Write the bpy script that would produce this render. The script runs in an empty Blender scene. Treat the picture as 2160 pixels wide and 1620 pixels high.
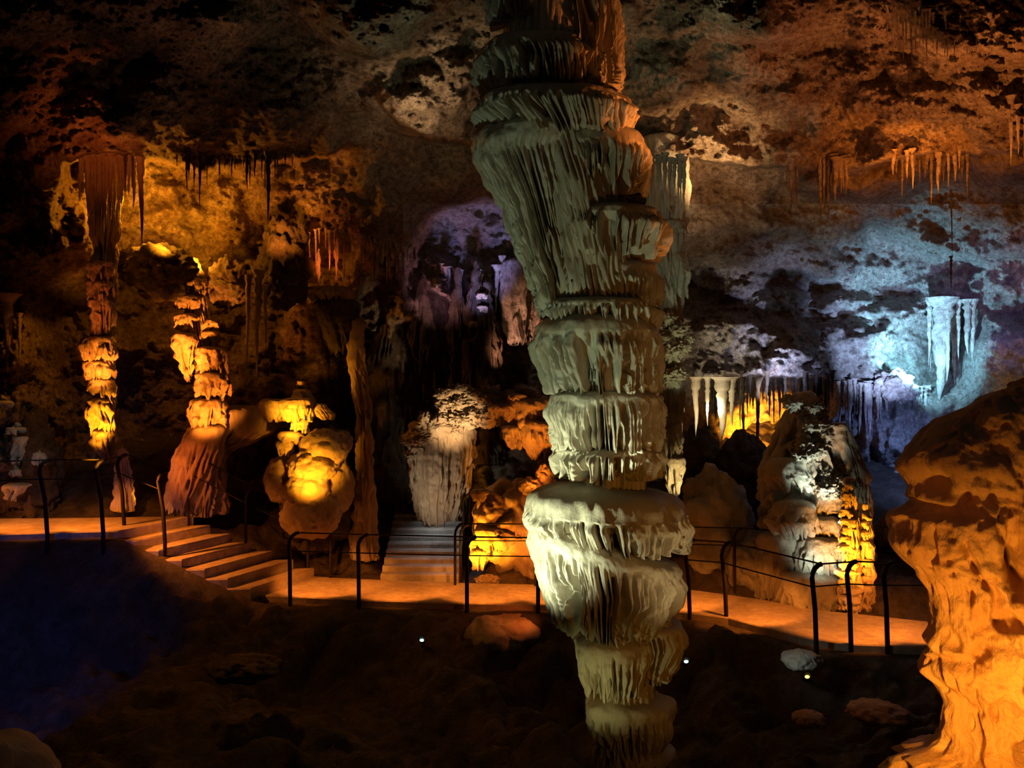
import bpy, math, random
import numpy as np
from mathutils import Vector

S = bpy.context.scene
COL = S.collection
F = 1800.0
CZ = 3.2
random.seed(7)

def P(px, py, d):
    """a place seen at (px, py) of the photo, d metres away"""
    return ((px - 1080) / F * d, d, CZ - (py - 810) / F * d)

# ------------------------------------------------------------------ noise
_r = np.random.RandomState(11)
_perm = np.concatenate([_r.permutation(256)] * 3)
_g = _r.normal(size=(256, 3)); _g /= np.linalg.norm(_g, axis=1)[:, None]

def noise(x, y, z):
    x, y, z = np.broadcast_arrays(np.asarray(x, float), np.asarray(y, float), np.asarray(z, float))
    xi, yi, zi = np.floor(x).astype(int), np.floor(y).astype(int), np.floor(z).astype(int)
    xf, yf, zf = x - xi, y - yi, z - zi
    u, v, w = [t * t * t * (t * (t * 6 - 15) + 10) for t in (xf, yf, zf)]
    out = 0
    for i in (0, 1):
        wx = u if i else 1 - u
        for j in (0, 1):
            wy = v if j else 1 - v
            for k in (0, 1):
                wz = w if k else 1 - w
                g = _g[_perm[_perm[_perm[(xi + i) & 255] + ((yi + j) & 255)] + ((zi + k) & 255)]]
                out = out + wx * wy * wz * (g[..., 0] * (xf - i) + g[..., 1] * (yf - j) + g[..., 2] * (zf - k))
    return out * 1.6

def fbm(x, y, z, o=4, lac=2.05, gain=0.5):
    a, t = 1.0, 0
    for i in range(o):
        t = t + a * noise(x + 17.3 * i, y - 9.1 * i, z + 5.7 * i)
        x, y, z = x * lac, y * lac, z * lac
        a *= gain
    return t

def billow(x, y, z, o=3):
    a, t = 1.0, 0
    for i in range(o):
        t = t + a * (np.abs(noise(x + 3.3 * i, y, z - 7 * i)) * 2 - .45)
        x, y, z = x * 2.1, y * 2.1, z * 2.1
        a *= .5
    return t

def sst(a, b, x):
    t = np.clip((x - a) / (b - a), 0, 1)
    return t * t * (3 - 2 * t)

# ------------------------------------------------------------------ meshes
def tag(o, label=None, cat=None, group=None, kind=None):
    if label: o['label'] = label
    if cat: o['category'] = cat
    if group: o['group'] = group
    if kind: o['kind'] = kind
    return o

def link(name, me, mat=None, parent=None):
    o = bpy.data.objects.new(name, me)
    COL.objects.link(o)
    if mat: me.materials.append(mat)
    if parent: 
        o.parent = parent
        o.matrix_parent_inverse = parent.matrix_world.inverted()
    return o

def raw_mesh(name, verts, faces, smooth=True):
    me = bpy.data.meshes.new(name)
    v = np.asarray(verts, dtype=np.float32).reshape(-1, 3)
    f = np.asarray(faces, dtype=np.int32)
    n, k = f.shape
    me.vertices.add(len(v)); me.vertices.foreach_set('co', v.ravel())
    me.loops.add(n * k); me.loops.foreach_set('vertex_index', f.ravel())
    me.polygons.add(n)
    me.polygons.foreach_set('loop_start', np.arange(0, n * k, k, dtype=np.int32))
    me.polygons.foreach_set('loop_total', np.full(n, k, dtype=np.int32))
    me.polygons.foreach_set('use_smooth', np.full(n, smooth))
    me.update(calc_edges=True)
    me.validate()
    return me

def grid_faces(nu, nv, wrap=False, flip=False):
    i = np.arange(nu if wrap else nu - 1); j = np.arange(nv - 1)
    I, J = np.meshgrid(i, j, indexing='ij')
    I2 = (I + 1) % nu
    a, b, c, d = I * nv + J, I2 * nv + J, I2 * nv + J + 1, I * nv + J + 1
    f = np.stack([a, d, c, b] if flip else [a, b, c, d], -1).reshape(-1, 4)
    return f

def empty(name, loc, label, cat, group=None):
    o = bpy.data.objects.new(name, None)
    o.location = loc; o.empty_display_size = .2
    COL.objects.link(o)
    bpy.context.view_layer.update()
    return tag(o, label, cat, group)

# ------------------------------------------------------------------ materials
def rock_mat(name, c1, c2, c3, scale=1.0, bump=.6, rough=.62, bscale=9.0, n2s=5.5, vert=1.0, spec=.35, coat=0.0, attr=None):
    m = bpy.data.materials.new(name); m.use_nodes = True
    nt = m.node_tree; N = nt.nodes; L = nt.links
    bs = N['Principled BSDF']
    tc = N.new('ShaderNodeTexCoord')
    mp = N.new('ShaderNodeMapping'); mp.inputs['Scale'].default_value = (scale, scale, scale * vert)
    geo = N.new('ShaderNodeNewGeometry')
    if attr:
        an = N.new('ShaderNodeAttribute'); an.attribute_name = attr
        L.new(an.outputs['Vector'], mp.inputs['Vector'])
    else: L.new(geo.outputs['Position'], mp.inputs['Vector'])
    n1 = N.new('ShaderNodeTexNoise'); n1.inputs['Scale'].default_value = 1.1; n1.inputs['Detail'].default_value = 6; n1.inputs['Roughness'].default_value = .62
    n2 = N.new('ShaderNodeTexNoise'); n2.inputs['Scale'].default_value = n2s; n2.inputs['Detail'].default_value = 5; n2.inputs['Roughness'].default_value = .7; n2.inputs['Distortion'].default_value = .15
    L.new(mp.outputs[0], n1.inputs['Vector']); L.new(mp.outputs[0], n2.inputs['Vector'])
    r1 = N.new('ShaderNodeValToRGB')
    r1.color_ramp.elements[0].position = .36; r1.color_ramp.elements[0].color = (*c2, 1)
    r1.color_ramp.elements[1].position = .6; r1.color_ramp.elements[1].color = (*c1, 1)
    r2 = N.new('ShaderNodeValToRGB')
    r2.color_ramp.elements[0].position = .42; r2.color_ramp.elements[0].color = (0, 0, 0, 1)
    r2.color_ramp.elements[1].position = .62; r2.color_ramp.elements[1].color = (1, 1, 1, 1)
    L.new(n1.outputs['Fac'], r1.inputs['Fac']); L.new(n2.outputs['Fac'], r2.inputs['Fac'])
    mx = N.new('ShaderNodeMix'); mx.data_type = 'RGBA'
    mul = N.new('ShaderNodeMath'); mul.operation = 'MULTIPLY'; mul.inputs[1].default_value = .75
    L.new(r2.outputs['Color'], mul.inputs[0]); L.new(mul.outputs[0], mx.inputs['Factor'])
    L.new(r1.outputs['Color'], mx.inputs['A']); mx.inputs['B'].default_value = (*c3, 1)
    L.new(mx.outputs['Result'], bs.inputs['Base Color'])
    bs.inputs['Roughness'].default_value = rough
    bs.inputs['Specular IOR Level'].default_value = spec
    bs.inputs['Coat Weight'].default_value = coat
    bs.inputs['Coat Roughness'].default_value = .35
    n3 = N.new('ShaderNodeTexNoise'); n3.inputs['Scale'].default_value = bscale; n3.inputs['Detail'].default_value = 7; n3.inputs['Roughness'].default_value = .72
    L.new(mp.outputs[0], n3.inputs['Vector'])
    bp = N.new('ShaderNodeBump'); bp.inputs['Strength'].default_value = bump; bp.inputs['Distance'].default_value = .2 if attr else .12
    L.new(n3.outputs['Fac'], bp.inputs['Height']); L.new(bp.outputs[0], bs.inputs['Normal'])
    return m

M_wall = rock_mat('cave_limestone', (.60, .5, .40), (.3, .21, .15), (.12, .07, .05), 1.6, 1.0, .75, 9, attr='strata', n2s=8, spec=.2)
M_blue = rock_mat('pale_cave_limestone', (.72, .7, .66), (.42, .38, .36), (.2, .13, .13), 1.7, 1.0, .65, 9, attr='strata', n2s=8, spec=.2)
M_rock = rock_mat('brown_cave_rock', (.5, .42, .33), (.26, .19, .14), (.12, .07, .05), 1.4, .9, .75, 9)
M_cool = rock_mat('cool_cave_rock', (.7, .68, .64), (.42, .38, .36), (.22, .15, .15), 1.4, .8, .65, 9)
M_pale = rock_mat('pale_flowstone', (.70, .67, .58), (.48, .42, .32), (.38, .32, .22), .9, .35, .5, 16, .5, .4)
M_form = rock_mat('tan_flowstone', (.66, .57, .44), (.42, .31, .2), (.28, .17, .1), 1.2, .6, .5, 10, .6, .45)
M_dark = rock_mat('shade_dark_rock', (.14, .115, .09), (.07, .055, .045), (.04, .03, .025), 1.0, .9, .55, 7)  # near-black base colour puts the cave's unlit gloom into the rock
M_red = rock_mat('rusty_rock', (.70, .5, .34), (.55, .33, .2), (.4, .2, .11), 2.2, .55, .5, 9, .8, .35)
M_grey = rock_mat('grey_flowstone', (.6, .6, .54), (.36, .34, .29), (.2, .17, .14), 1.4, .7, .5, 9, .6, .45)
M_conc = rock_mat('walkway_concrete', (.5, .42, .33), (.36, .29, .22), (.3, .22, .16), 1.5, .12, .75, 20)
M_metal = bpy.data.materials.new('dark_rail_metal'); M_metal.use_nodes = True
b = M_metal.node_tree.nodes['Principled BSDF']
b.inputs['Base Color'].default_value = (.02, .016, .014, 1); b.inputs['Roughness'].default_value = .6; b.inputs['Metallic'].default_value = .5
def emis(name, c, s):
    m = bpy.data.materials.new(name); m.use_nodes = True
    b = m.node_tree.nodes['Principled BSDF']
    b.inputs['Base Color'].default_value = (.1, .1, .1, 1)
    b.inputs['Emission Color'].default_value = (*c, 1); b.inputs['Emission Strength'].default_value = s
    return m

# ------------------------------------------------------------------ cave shell
CP = [  # px, py, depth control points of the rock surface
 (-900,-900,5),(0,-900,5),(1080,-900,5.2),(2160,-900,5),(3100,-900,5),
 (-900,-300,6.5),(0,-300,7),(1080,-300,7.4),(2160,-300,6.8),(3100,-300,6),
 (-900,200,9),(-900,800,10),(-900,1300,10),(3100,200,9),(3100,800,10),(3100,1300,10),
 (0,0,9.2),(400,0,9.4),(800,0,9.6),(1200,0,9.8),(1600,0,9.4),(2000,0,8.8),(2160,60,8.6),
 (0,180,11),(300,200,11.5),(600,200,12),(900,200,11.6),(1200,200,12),(1400,180,11.4),(1600,200,11.5),(1900,200,11),(2160,200,10.4),
 (0,400,12.5),(130,500,12.6),(300,420,14.4),(450,450,14.8),(640,400,14.4),(800,400,14.6),(950,350,14),(1100,400,15),
 (0,700,13.6),(150,700,16.2),(320,650,17.2),(500,650,17),(700,600,15.8),(820,620,16.8),(950,500,17.2),(1050,480,17.4),(1100,580,17.8),
 (0,950,14.3),(150,1000,16),(330,850,17.6),(350,1000,16.8),(600,950,16),(850,850,18.2),(1000,800,18.2),(1200,900,17),
 (0,1200,14.4),(300,1200,14.8),(600,1220,15),(900,1220,15.8),(1200,1220,15.6),
 (1400,330,13),(1550,300,13),(1700,320,12.6),(1900,320,12.2),(2160,320,11.6),
 (1400,450,14.4),(1500,450,15.2),(1700,450,16),(1950,450,16.2),(2160,450,15.2),
 (1500,600,17),(1700,600,17.6),(1900,590,17.4),(2000,620,16.6),(2160,600,16),
 (1480,760,15.6),(1650,750,15.4),(1800,750,15.8),(1950,760,16.6),(2160,760,14.8),
 (1500,900,18.0),(1650,900,18.4),(1800,880,15.8),(1950,900,15.6),(2160,900,14.5),
 (1500,1050,16.6),(1700,1050,16.2),(1850,1050,17),(2000,1050,15.8),(2160,1050,14.5),
 (1500,1250,15.2),(1800,1250,14.8),(2160,1250,14),
]
CPa = np.array(CP, float)
# overhanging lips: (list of (px, py) of the lip line, jump in metres, width px)
LIPS = [([(1945,655),(1985,640),(2020,645),(2065,655)], 1.5, 8),
        ([(880,560),(920,610),(960,640),(1010,600),(1060,640),(1110,700)], 1.5, 8),
        ([(120,330),(230,318),(330,330),(420,350),(520,340),(640,330),(760,300)], 1.9, 14),
        ([(790,210),(850,255),(900,285),(1010,300),(1100,290)], 1.6, 12),
        ([(1370,325),(1450,332),(1530,338),(1600,345),(1690,350)], 1.6, 12),
        ([(1820,350),(1890,330),(1960,318),(2050,322),(2200,300)], 1.7, 12),
        ([(1450,800),(1520,793),(1600,788),(1700,792),(1770,800)], 2.2, 8),
        ([(640,490),(700,488),(740,492)], 1.2, 10)]

def shell_depth(px, py, detail=True):
    px = np.asarray(px, float); py = np.asarray(py, float)
    num = 0; den = 0
    for cx, cy, cd in CPa:
        w = 1 / (((px - cx) ** 2 + (py - cy) ** 2) + 55.0 ** 2) ** 2
        num = num + w * cd; den = den + w
    d = num / den
    for pts, J, wd in LIPS:
        pts = np.array(pts, float)
        wob = 10 * noise(px / 45, 0, J * 7) + 5 * noise(px / 14, 3, J)
        yl = np.interp(px, pts[:, 0], pts[:, 1]) + wob
        win = sst(pts[0, 0] - 20, pts[0, 0] + 50, px) * (1 - sst(pts[-1, 0] - 50, pts[-1, 0] + 20, px))
        t = py - yl
        # bulge towards the viewer just above the lip, recess below
        d = d - J * .45 * win * np.exp(-np.clip(-t, 0, 999) / 60) * (t < 0) * np.ones_like(d)
        d = d + win * np.where(t >= 0, -J * .45 + J * sst(0, wd, t) * np.exp(-np.clip(t - wd, 0, 999) / 130), 0) * np.where(t >= 0, 1, 0)
        d = d + win * np.where(t >= wd, J * .45 * (1 - np.exp(-np.clip(t - wd, 0, 999) / 130)), 0)
    if detail:
        x = (px - 1080) / F * d; z = -(py - 810) / F * d; y = d
        x0, y0, z0 = (px - 1080) / 150, d * .25, -(py - 810) / 150
        wx = .5 * noise(x0 * .5, y0 * .5, z0 * .5)
        d = d + .75 * fbm(x0 * .35 + wx, y0 * .35, z0 * .42, 3)
        d = d - .30 * billow(x0 * 1.1, y0 * 1.1, z0 * 1.3, 3)
        d = d + .19 * fbm(x0 * 2.9, y0 * 2.9, z0 * 3.8, 4, 2.1, .7)
        # hanging curtain flutes
        def box(a, b, c, e, s=25):
            return sst(a - s, a + s, px) * (1 - sst(b - s, b + s, px)) * sst(c - s, c + s, py) * (1 - sst(e - s, e + s, py))
        mk = box(1760, 1990, 815, 1010) + .8 * box(860, 1150, 520, 760) + .7 * box(560, 830, 420, 900) + .6 * box(-100, 200, 600, 950)
        nn = noise(x0 * 4.2, y0 * 1.0, z0 * .55) + .6 * noise(x0 * 9, y0 * 2, z0 * 1.1 + 4)
        d = d + .34 * np.clip(mk, 0, 1) * np.abs(nn) * 1.5
        # layered folds of the blue dome
        mk2 = box(1500, 2200, 430, 700, 60)
        d = d + .16 * mk2 * np.sin(z0 * 11 + 4 * noise(x0 * .6, y0 * .6, z0 * .8) + x0 * 1.3)
    return d

def shell_patch(name, xs, ys, mat, kind='structure'):
    PX, PY = np.meshgrid(xs, ys, indexing='ij')
    D = shell_depth(PX, PY)
    v = np.stack([(PX - 1080) / F * D, D, CZ - (PY - 810) / F * D], -1)
    me = raw_mesh(name, v, grid_faces(len(xs), len(ys)))
    at = me.attributes.new('strata', 'FLOAT_VECTOR', 'POINT')
    at.data.foreach_set('vector', np.stack([PX / 150, D * .4, PY / 150], -1).astype(np.float32).ravel())
    o = link(name, me, mat)
    o['kind'] = kind
    return o

def spaced(a, b, fine_a, fine_b, fine, coarse):
    r = []
    if a < fine_a: r += list(np.arange(a, min(fine_a, b), coarse))
    lo, hi = max(a, fine_a), min(b, fine_b)
    if hi > lo: r += list(np.arange(lo, hi, fine))
    if b > fine_b: r += list(np.arange(max(fine_b, a), b, coarse))
    r.append(b)
    return np.array(r, float)

def X(a, b): return spaced(a, b, -60, 2220, 3.5, 16)
def Y(a, b): return spaced(a, b, -60, 1240, 3.5, 16)
shell_patch('ceiling', X(-900, 3100), Y(-900, 430), M_wall)
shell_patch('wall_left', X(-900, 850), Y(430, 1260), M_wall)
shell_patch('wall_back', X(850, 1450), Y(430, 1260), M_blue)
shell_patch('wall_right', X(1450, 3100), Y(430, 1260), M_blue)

# ------------------------------------------------------------------ walkway and ground
FR = [(-12, 12.2, 1.02), (-7.5, 12.5, 1.0), (-6.1, 12.75, 1.0), (-3.95, 12.95, 0), (-3.31, 12.85, 0), (-2.27, 12.65, 0), (-.66, 12.45, 0), (.48, 12.4, 0), (2.0, 12.2, 0), (2.95, 11.7, 0), (3.6, 10.85, 0), (4.15, 10.5, 0), (5.0, 10.4, 0), (7.5, 10.3, 0), (12, 10.0, 0)]
BK = [(-12, 13.9, 1.02), (-7.5, 14.0, 1.0), (-5.4, 14.2, 1.0), (-3.3, 14.2, 0), (-2.9, 14.1, 0), (-1.9, 13.9, 0), (-.5, 13.7, 0), (.7, 13.6, 0), (2.6, 13.4, 0), (3.7, 12.7, 0), (4.3, 12.1, 0), (5.0, 11.8, 0), (5.6, 11.5, 0), (8, 11.4, 0), (12, 11.2, 0)]
FRa, BKa = np.array(FR), np.array(BK)
def yf(x): return np.interp(x, FRa[:, 0], FRa[:, 1])
def yb(x): return np.interp(x, BKa[:, 0], BKa[:, 1])
def zl(x): return np.interp(x, [-12, -5.9, -3.7, 12], [1.02, 1.0, 0, 0])

gx = np.arange(-13, 13.01, .055); gy = np.arange(.2, 18.5, .055)
GX, GY = np.meshgrid(gx, gy, indexing='ij')
def ground_z(x, y):
    a, b_, l = yf(x), yb(x), zl(x)
    base = -.75 + .12 * (x < 0) * 0 + .5 * fbm(x * .35, y * .35, 1.2, 3)
    front = l - .1 - (l - .1 - base) * sst(0, 1.5, a - y)
    front = front + sst(0, .5, a - y) * (.16 * billow(x * 1.3, y * 1.3, 4, 3) + .05 * fbm(x * 5, y * 5, 2, 3))
    near = 1.45 + .12 * fbm(x * 1.2, y * 1.2, 7, 3)
    lim = 3.4 + 1.0 * sst(.6, 1.6, x) + .5 * noise(x * .7, 3, 3)
    front = front + (near - front) * (1 - sst(lim - 1.0, lim + 1.4, y))
    back = l - .06 + .35 * np.clip(y - b_, 0, 9) * sst(0, 1, y - b_) + sst(0, .6, y - b_) * (.15 * billow(x * 1.1, y * 1.1, 2, 3))
    z = np.where(y < a, front, np.where(y > b_, back, l - .1))
    # cutting for the white staircase that climbs away from the walkway
    cut = sst(-2.6, -2.3, x) * (1 - sst(-.6, -.35, x)) * sst(0, .1, y - b_)
    return z - cut * np.clip(z + .05, 0, 2)
GZ = ground_z(GX, GY)
o = link('floor', raw_mesh('floor', np.stack([GX, GY, GZ], -1), grid_faces(len(gx), len(gy))), M_dark); o['kind'] = 'structure'

def slab(name, front, back, ztop, thick, mat, parent=None, bevel=.015):
    """a slab between two edge polylines with matching counts"""
    n = len(front); v = []
    for (fx, fy), (bx, by) in zip(front, back):
        for (x, y, z) in ((fx, fy, ztop - thick), (fx, fy, ztop - bevel), (fx, fy + bevel, ztop), (bx, by - bevel, ztop), (bx, by, ztop - bevel), (bx, by, ztop - thick)):
            v.append((x, y, z))
    f = []
    for i in range(n - 1):
        for k in range(6):
            a = i * 6 + k; c = i * 6 + (k + 1) % 6
            f.append((a, c, c + 6, a + 6))
    f.append((0, 1, 4, 5)); f.append((1, 2, 3, 4)); e = (n - 1) * 6
    f.append((e + 5, e + 4, e + 1, e)); f.append((e + 4, e + 3, e + 2, e + 1))
    return link(name, raw_mesh(name, v, f, False), mat, parent)

def edge(x0, x1, fn, n): return [(x, float(fn(x))) for x in np.linspace(x0, x1, n)]
ts = np.linspace(0, 1, 80)
w1 = slab('walkway', [(x, float(yf(x))) for x in -3.95 + ts * 14], [(x, float(yb(x))) for x in -3.3 + ts * 13.3], 0, .22, M_conc)
tag(w1, 'lower concrete walkway crossing the cave floor behind the great column, lit orange', 'walkway')
w2 = slab('walkway', [(x, float(yf(x))) for x in -11.5 + ts * 5.6], [(x, float(yb(x))) for x in -11.5 + ts * 6.2], 1.0, .22, M_conc)
tag(w2, 'upper concrete walkway at the left, above the orange lit steps', 'walkway')
st = empty('staircase', (-4.9, 13.4, 0), 'concrete steps with orange lit treads joining upper and lower walkways at left', 'staircase')
for i in range(6):
    xa = -6.0 + i * .345; z = 1.0 - (i + 1) * .143
    slab('step', [(xa, 12.75), (xa + .36, 12.78)], [(xa + .62, 14.15), (xa + .98, 14.2)], z, z + .15, M_conc, st, .02)
st2 = empty('staircase', (-1.45, 14.4, 0), 'narrow wet grey steps climbing away behind the walkway in the middle', 'staircase')
for i in range(9):
    y0 = 13.95 + i * .2; z = .09 * (i + 1)
    slab('step', [(-2.15, y0), (-.86, y0)], [(-2.15, y0 + .3), (-.86, y0 + .3)], z, z + .1, M_grey, st2, .025)

# ------------------------------------------------------------------ flowstone tiers
def tier(name, parent, d, rows, mat, seed=0, nth=300, ns=60, freq=6.5, kz=1.0, depth=.12, fringe=.12, dome=30,
         tilt=0, thr0=.38, thr1=.04, ysc=.9, rough=.02, yoff=0, inner=.3):
    rows = np.array(rows, float)
    ys, xl, xr = rows.T
    y0, y1 = ys[0], ys[-1]
    ntop = max(8, ns // 5); nside = ns; nbot = 7
    # profile samples: (ypx, centre px, radius px, t)
    c0, r0 = (xl[0] + xr[0]) / 2, (xr[0] - xl[0]) / 2
    a = np.linspace(0, 1, ntop, endpoint=False)
    top = [(y0 - dome * math.cos(t * math.pi / 2) ** .8, c0, r0 * (inner + (1 - inner) * math.sin(t * math.pi / 2) ** .8), -1 + t) for t in a]
    t = np.linspace(0, 1, nside); yy = y0 + (y1 - y0) * t
    side = list(zip(yy, np.interp(yy, ys, (xl + xr) / 2), np.interp(yy, ys, (xr - xl) / 2), t))
    cb, rb = (xl[-1] + xr[-1]) / 2, (xr[-1] - xl[-1]) / 2
    hol = min(46, .6 * (y1 - y0)) if fringe else 4
    bot = [(y1 - hol * math.sin(k / nbot * 1.57), cb, rb * (1 - .7 * (k / nbot) ** 1.5) - 3 * k / nbot, 1 + k / nbot) for k in range(1, nbot + 1)]
    pr = np.array(top + side + bot)
    # soften the profile
    k = np.ones(5) / 5
    for col in (1, 2):
        q = np.pad(pr[:, col], 2, mode='edge'); pr[:, col] = np.convolve(q, k, 'valid')
    m = d / F
    cx = (pr[:, 1] - 1080) * m; R = pr[:, 2] * m; Z = CZ - (pr[:, 0] - 810) * m; T = pr[:, 3]
    th = np.linspace(0, 2 * np.pi, nth, endpoint=False)
    TH, _ = np.meshgrid(th, T, indexing='ij')
    ct, sn = np.cos(TH), np.sin(TH)
    RR = R[None, :] * (1 + .09 * noise(ct * 1.3 + seed, sn * 1.3, Z[None, :] * .8) + .04 * noise(ct * 3 + seed, sn * 3, Z[None, :] * 2.2))
    bx = cx[None, :] + RR * ct; by = d + yoff + RR * ysc * sn; bz = np.broadcast_to(Z[None, :], bx.shape)
    tt = np.clip(T, 0, 1)[None, :]
    Rm = float(R[ntop:ntop + nside].max())
    ux, uy = ct * Rm * freq + seed * 1.7, sn * Rm * freq * ysc + seed
    wob = .5 * noise(ct * 3 + seed, sn * 3, bz * 1.6)
    n1 = noise(ux + wob, uy + wob, bz * kz + seed * 3.1) + .3 * noise(ux * 2.1, uy * 2.1 + seed, bz * kz * 2.2)
    an = np.abs(n1)
    th_ = thr0 + (thr1 - thr0) * tt ** .8
    gap = sst(th_, th_ + .13, an) * sst(.02, .3, tt)
    nb = n1[:, ntop + nside - 1][:, None]
    big = .5 + .5 * noise(ct * 2.2 + seed, sn * 2.2, seed)
    lift = fringe * (sst(.02, .4, np.abs(nb)) * 1.1 + .45 * big) * tt ** 2.0
    rr = RR - gap * depth * np.where(T > 1, .3, 1)[None, :] + .22 * depth * (1 - sst(0, th_ + .03, an)) * sst(0, .3, tt)
    rr = rr + rough * fbm(bx * 6, by * 6, bz * 6 + seed, 3) + rough * .9 * billow(bx * 3 + seed, by * 3, bz * 4, 2)
    rr = np.maximum(rr, .01)
    zz = bz + lift - tilt * ct * (1 - .6 * tt) + rough * .6 * noise(bx * 4, by * 4, seed)
    v = np.stack([cx[None, :] + rr * ct, d + yoff + rr * ysc * sn, zz], -1)
    # close top and bottom
    me_v = v.reshape(-1, 3)
    nv = len(T)
    ctop = [cx[0], d + yoff, float(zz[:, 0].mean())]; cbt = [cx[-1], d + yoff, float(zz[:, -1].mean())]
    f = grid_faces(nth, nv, True, True)
    i0 = len(me_v)
    me_v = np.concatenate([me_v, [ctop, cbt]])
    cap = []
    for i in range(nth):
        j = (i + 1) % nth
        cap.append((i0, i * nv, j * nv, i0)); 
        cap.append((i0 + 1, j * nv + nv - 1, i * nv + nv - 1, i0 + 1))
    me = bpy.data.meshes.new(name)
    faces = f.tolist() + [c[:3] for c in cap]
    me.from_pydata(me_v.tolist(), [], faces)
    me.polygons.foreach_set('use_smooth', np.full(len(faces), True))
    me.update()
    return link(name, me, mat, parent)

def blob(name, parent, px, py, d, rx, ry, mat, amp=.18, fr=3, seed=0, n=90, bil=True, ysc=1.0, vert=1.0, flute=0.0):
    """a lumpy rounded rock, rx and ry given in photo pixels at its distance"""
    m = d / F
    c = np.array(P(px, py, d)); a, bz = rx * m, ry * m
    th = np.linspace(0, 2 * np.pi, n, endpoint=False); ph = np.linspace(.02, np.pi - .02, max(12, n // 2 + 8))
    TH, PH = np.meshgrid(th, ph, indexing='ij')
    u = np.stack([np.cos(TH) * np.sin(PH), np.sin(TH) * np.sin(PH), np.cos(PH)], -1)
    base = u * np.array([a, a * ysc, bz])
    q = c + base
    s = min(a, bz)
    fr2 = fr / max(s, .05)
    if bil: dsp = billow(q[..., 0] * fr2 * .4 + seed, q[..., 1] * fr2 * .4, q[..., 2] * fr2 * .4 * vert, 3) + .5 * fbm(q[..., 0] * fr2, q[..., 1] * fr2, q[..., 2] * fr2 * vert, 2)
    else: dsp = fbm(q[..., 0] * fr2 * .4 + seed, q[..., 1] * fr2 * .4, q[..., 2] * fr2 * .4 * vert, 4)
    if flute: dsp = dsp + flute * np.abs(noise(q[..., 0] * fr2 * 1.6, q[..., 1] * fr2 * 1.6, q[..., 2] * fr2 * .2))
    v = c + base * (1 + amp * dsp)[..., None]
    me = raw_mesh(name, v, grid_faces(len(th), len(ph), True, True))
    return link(name, me, mat, parent)

def finish(root):
    return root

# ---- the great column
GC = empty('stalagmite_column', P(1320, 1720, 7.6), 'huge tiered pale green flowstone column in the middle, reaching from dark ground to ceiling', 'cave column')
D0 = 7.6
def GT(rows, **k):
    a = dict(nth=900, ns=64, freq=18, depth=.24, fringe=.19, thr0=.34, thr1=.035); a.update(k)
    return tier('flowstone_tier', GC, D0, rows, a.pop('mat', M_pale), **a)
# inner core
GT([(-260, 1080, 1280), (200, 1060, 1260), (420, 1130, 1320), (680, 1180, 1360), (1000, 1220, 1360), (1200, 1210, 1360), (1400, 1260, 1370), (1720, 1250, 1400)], depth=.08, fringe=0, nth=240, ns=120, seed=1, dome=5).name = 'column_core'
GT([(-230, 1030, 1290), (-60, 1020, 1290), (20, 1045, 1180)], seed=30, dome=40)
GT([(-90, 1020, 1180), (-20, 1022, 1180), (75, 1040, 1160)], seed=2, dome=50, yoff=-.1)
GT([(-60, 1130, 1285), (20, 1140, 1292), (100, 1150, 1300), (205, 1165, 1300)], seed=3, dome=60, yoff=-.08, fringe=.14, freq=18)
GT([(118, 1012, 1260), (150, 1008, 1290), (215, 1030, 1290)], seed=4, dome=22, fringe=.15)
GT([(235, 1005, 1330), (255, 1003, 1335), (315, 1080, 1320)], seed=5, dome=26, fringe=.16)
GT([(300, 998, 1240), (335, 1000, 1220), (440, 1068, 1215), (560, 1108, 1230), (675, 1148, 1262)], seed=6, dome=34, kz=.7, depth=.24, fringe=.12, tilt=-.02, thr0=.26, freq=14, ns=130)
GT([(315, 1150, 1368), (345, 1160, 1372), (440, 1180, 1350)], seed=7, dome=40, fringe=.2, tilt=.0, yoff=.0)
GT([(462, 1180, 1400), (490, 1170, 1415), (560, 1200, 1390)], seed=8, dome=22, fringe=.18, kz=.8)
GT([(575, 1210, 1385), (600, 1215, 1390), (650, 1225, 1385)], seed=9, dome=22, fringe=.12)
GT([(645, 1150, 1385), (660, 1150, 1385), (712, 1170, 1375)], seed=10, dome=14, fringe=.12)
GT([(700, 1128, 1390), (735, 1126, 1392), (780, 1140, 1392), (842, 1158, 1388)], seed=11, dome=36, fringe=.18, depth=.18)
GT([(838, 1160, 1395), (870, 1160, 1395), (958, 1172, 1392)], seed=12, dome=16, fringe=.15, kz=.8, depth=.18)
GT([(952, 1172, 1395), (970, 1172, 1395), (1012, 1182, 1385)], seed=13, dome=12, fringe=.1)
GT([(1078, 1106, 1450), (1098, 1108, 1452), (1165, 1150, 1440)], seed=14, dome=56, fringe=.17, inner=.2, tilt=.03, depth=.24, freq=18, thr0=.46)
GT([(1160, 1106, 1438), (1180, 1110, 1436), (1235, 1135, 1425), (1290, 1155, 1400), (1342, 1180, 1375)], seed=15, dome=32, tilt=.19, fringe=.12, kz=.8, depth=.24, ns=120, thr0=.34, freq=15)
GT([(1345, 1208, 1370), (1375, 1212, 1365), (1462, 1235, 1345)], seed=16, dome=14, fringe=.13, yoff=-.12, depth=.07, thr0=.55, thr1=.25)
GT([(1320, 1255, 1445), (1360, 1270, 1440), (1440, 1290, 1405)], seed=17, dome=10, fringe=.12, yoff=.06)
GT([(1490, 1230, 1425), (1520, 1235, 1420), (1585, 1265, 1400)], seed=18, dome=26, fringe=.13, depth=.07)
GT([(1590, 1300, 1425), (1620, 1305, 1420), (1680, 1315, 1410)], seed=19, dome=22, fringe=.1)
GT([(1690, 1200, 1440), (1740, 1190, 1460)], seed=20, dome=22, fringe=.02)

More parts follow.
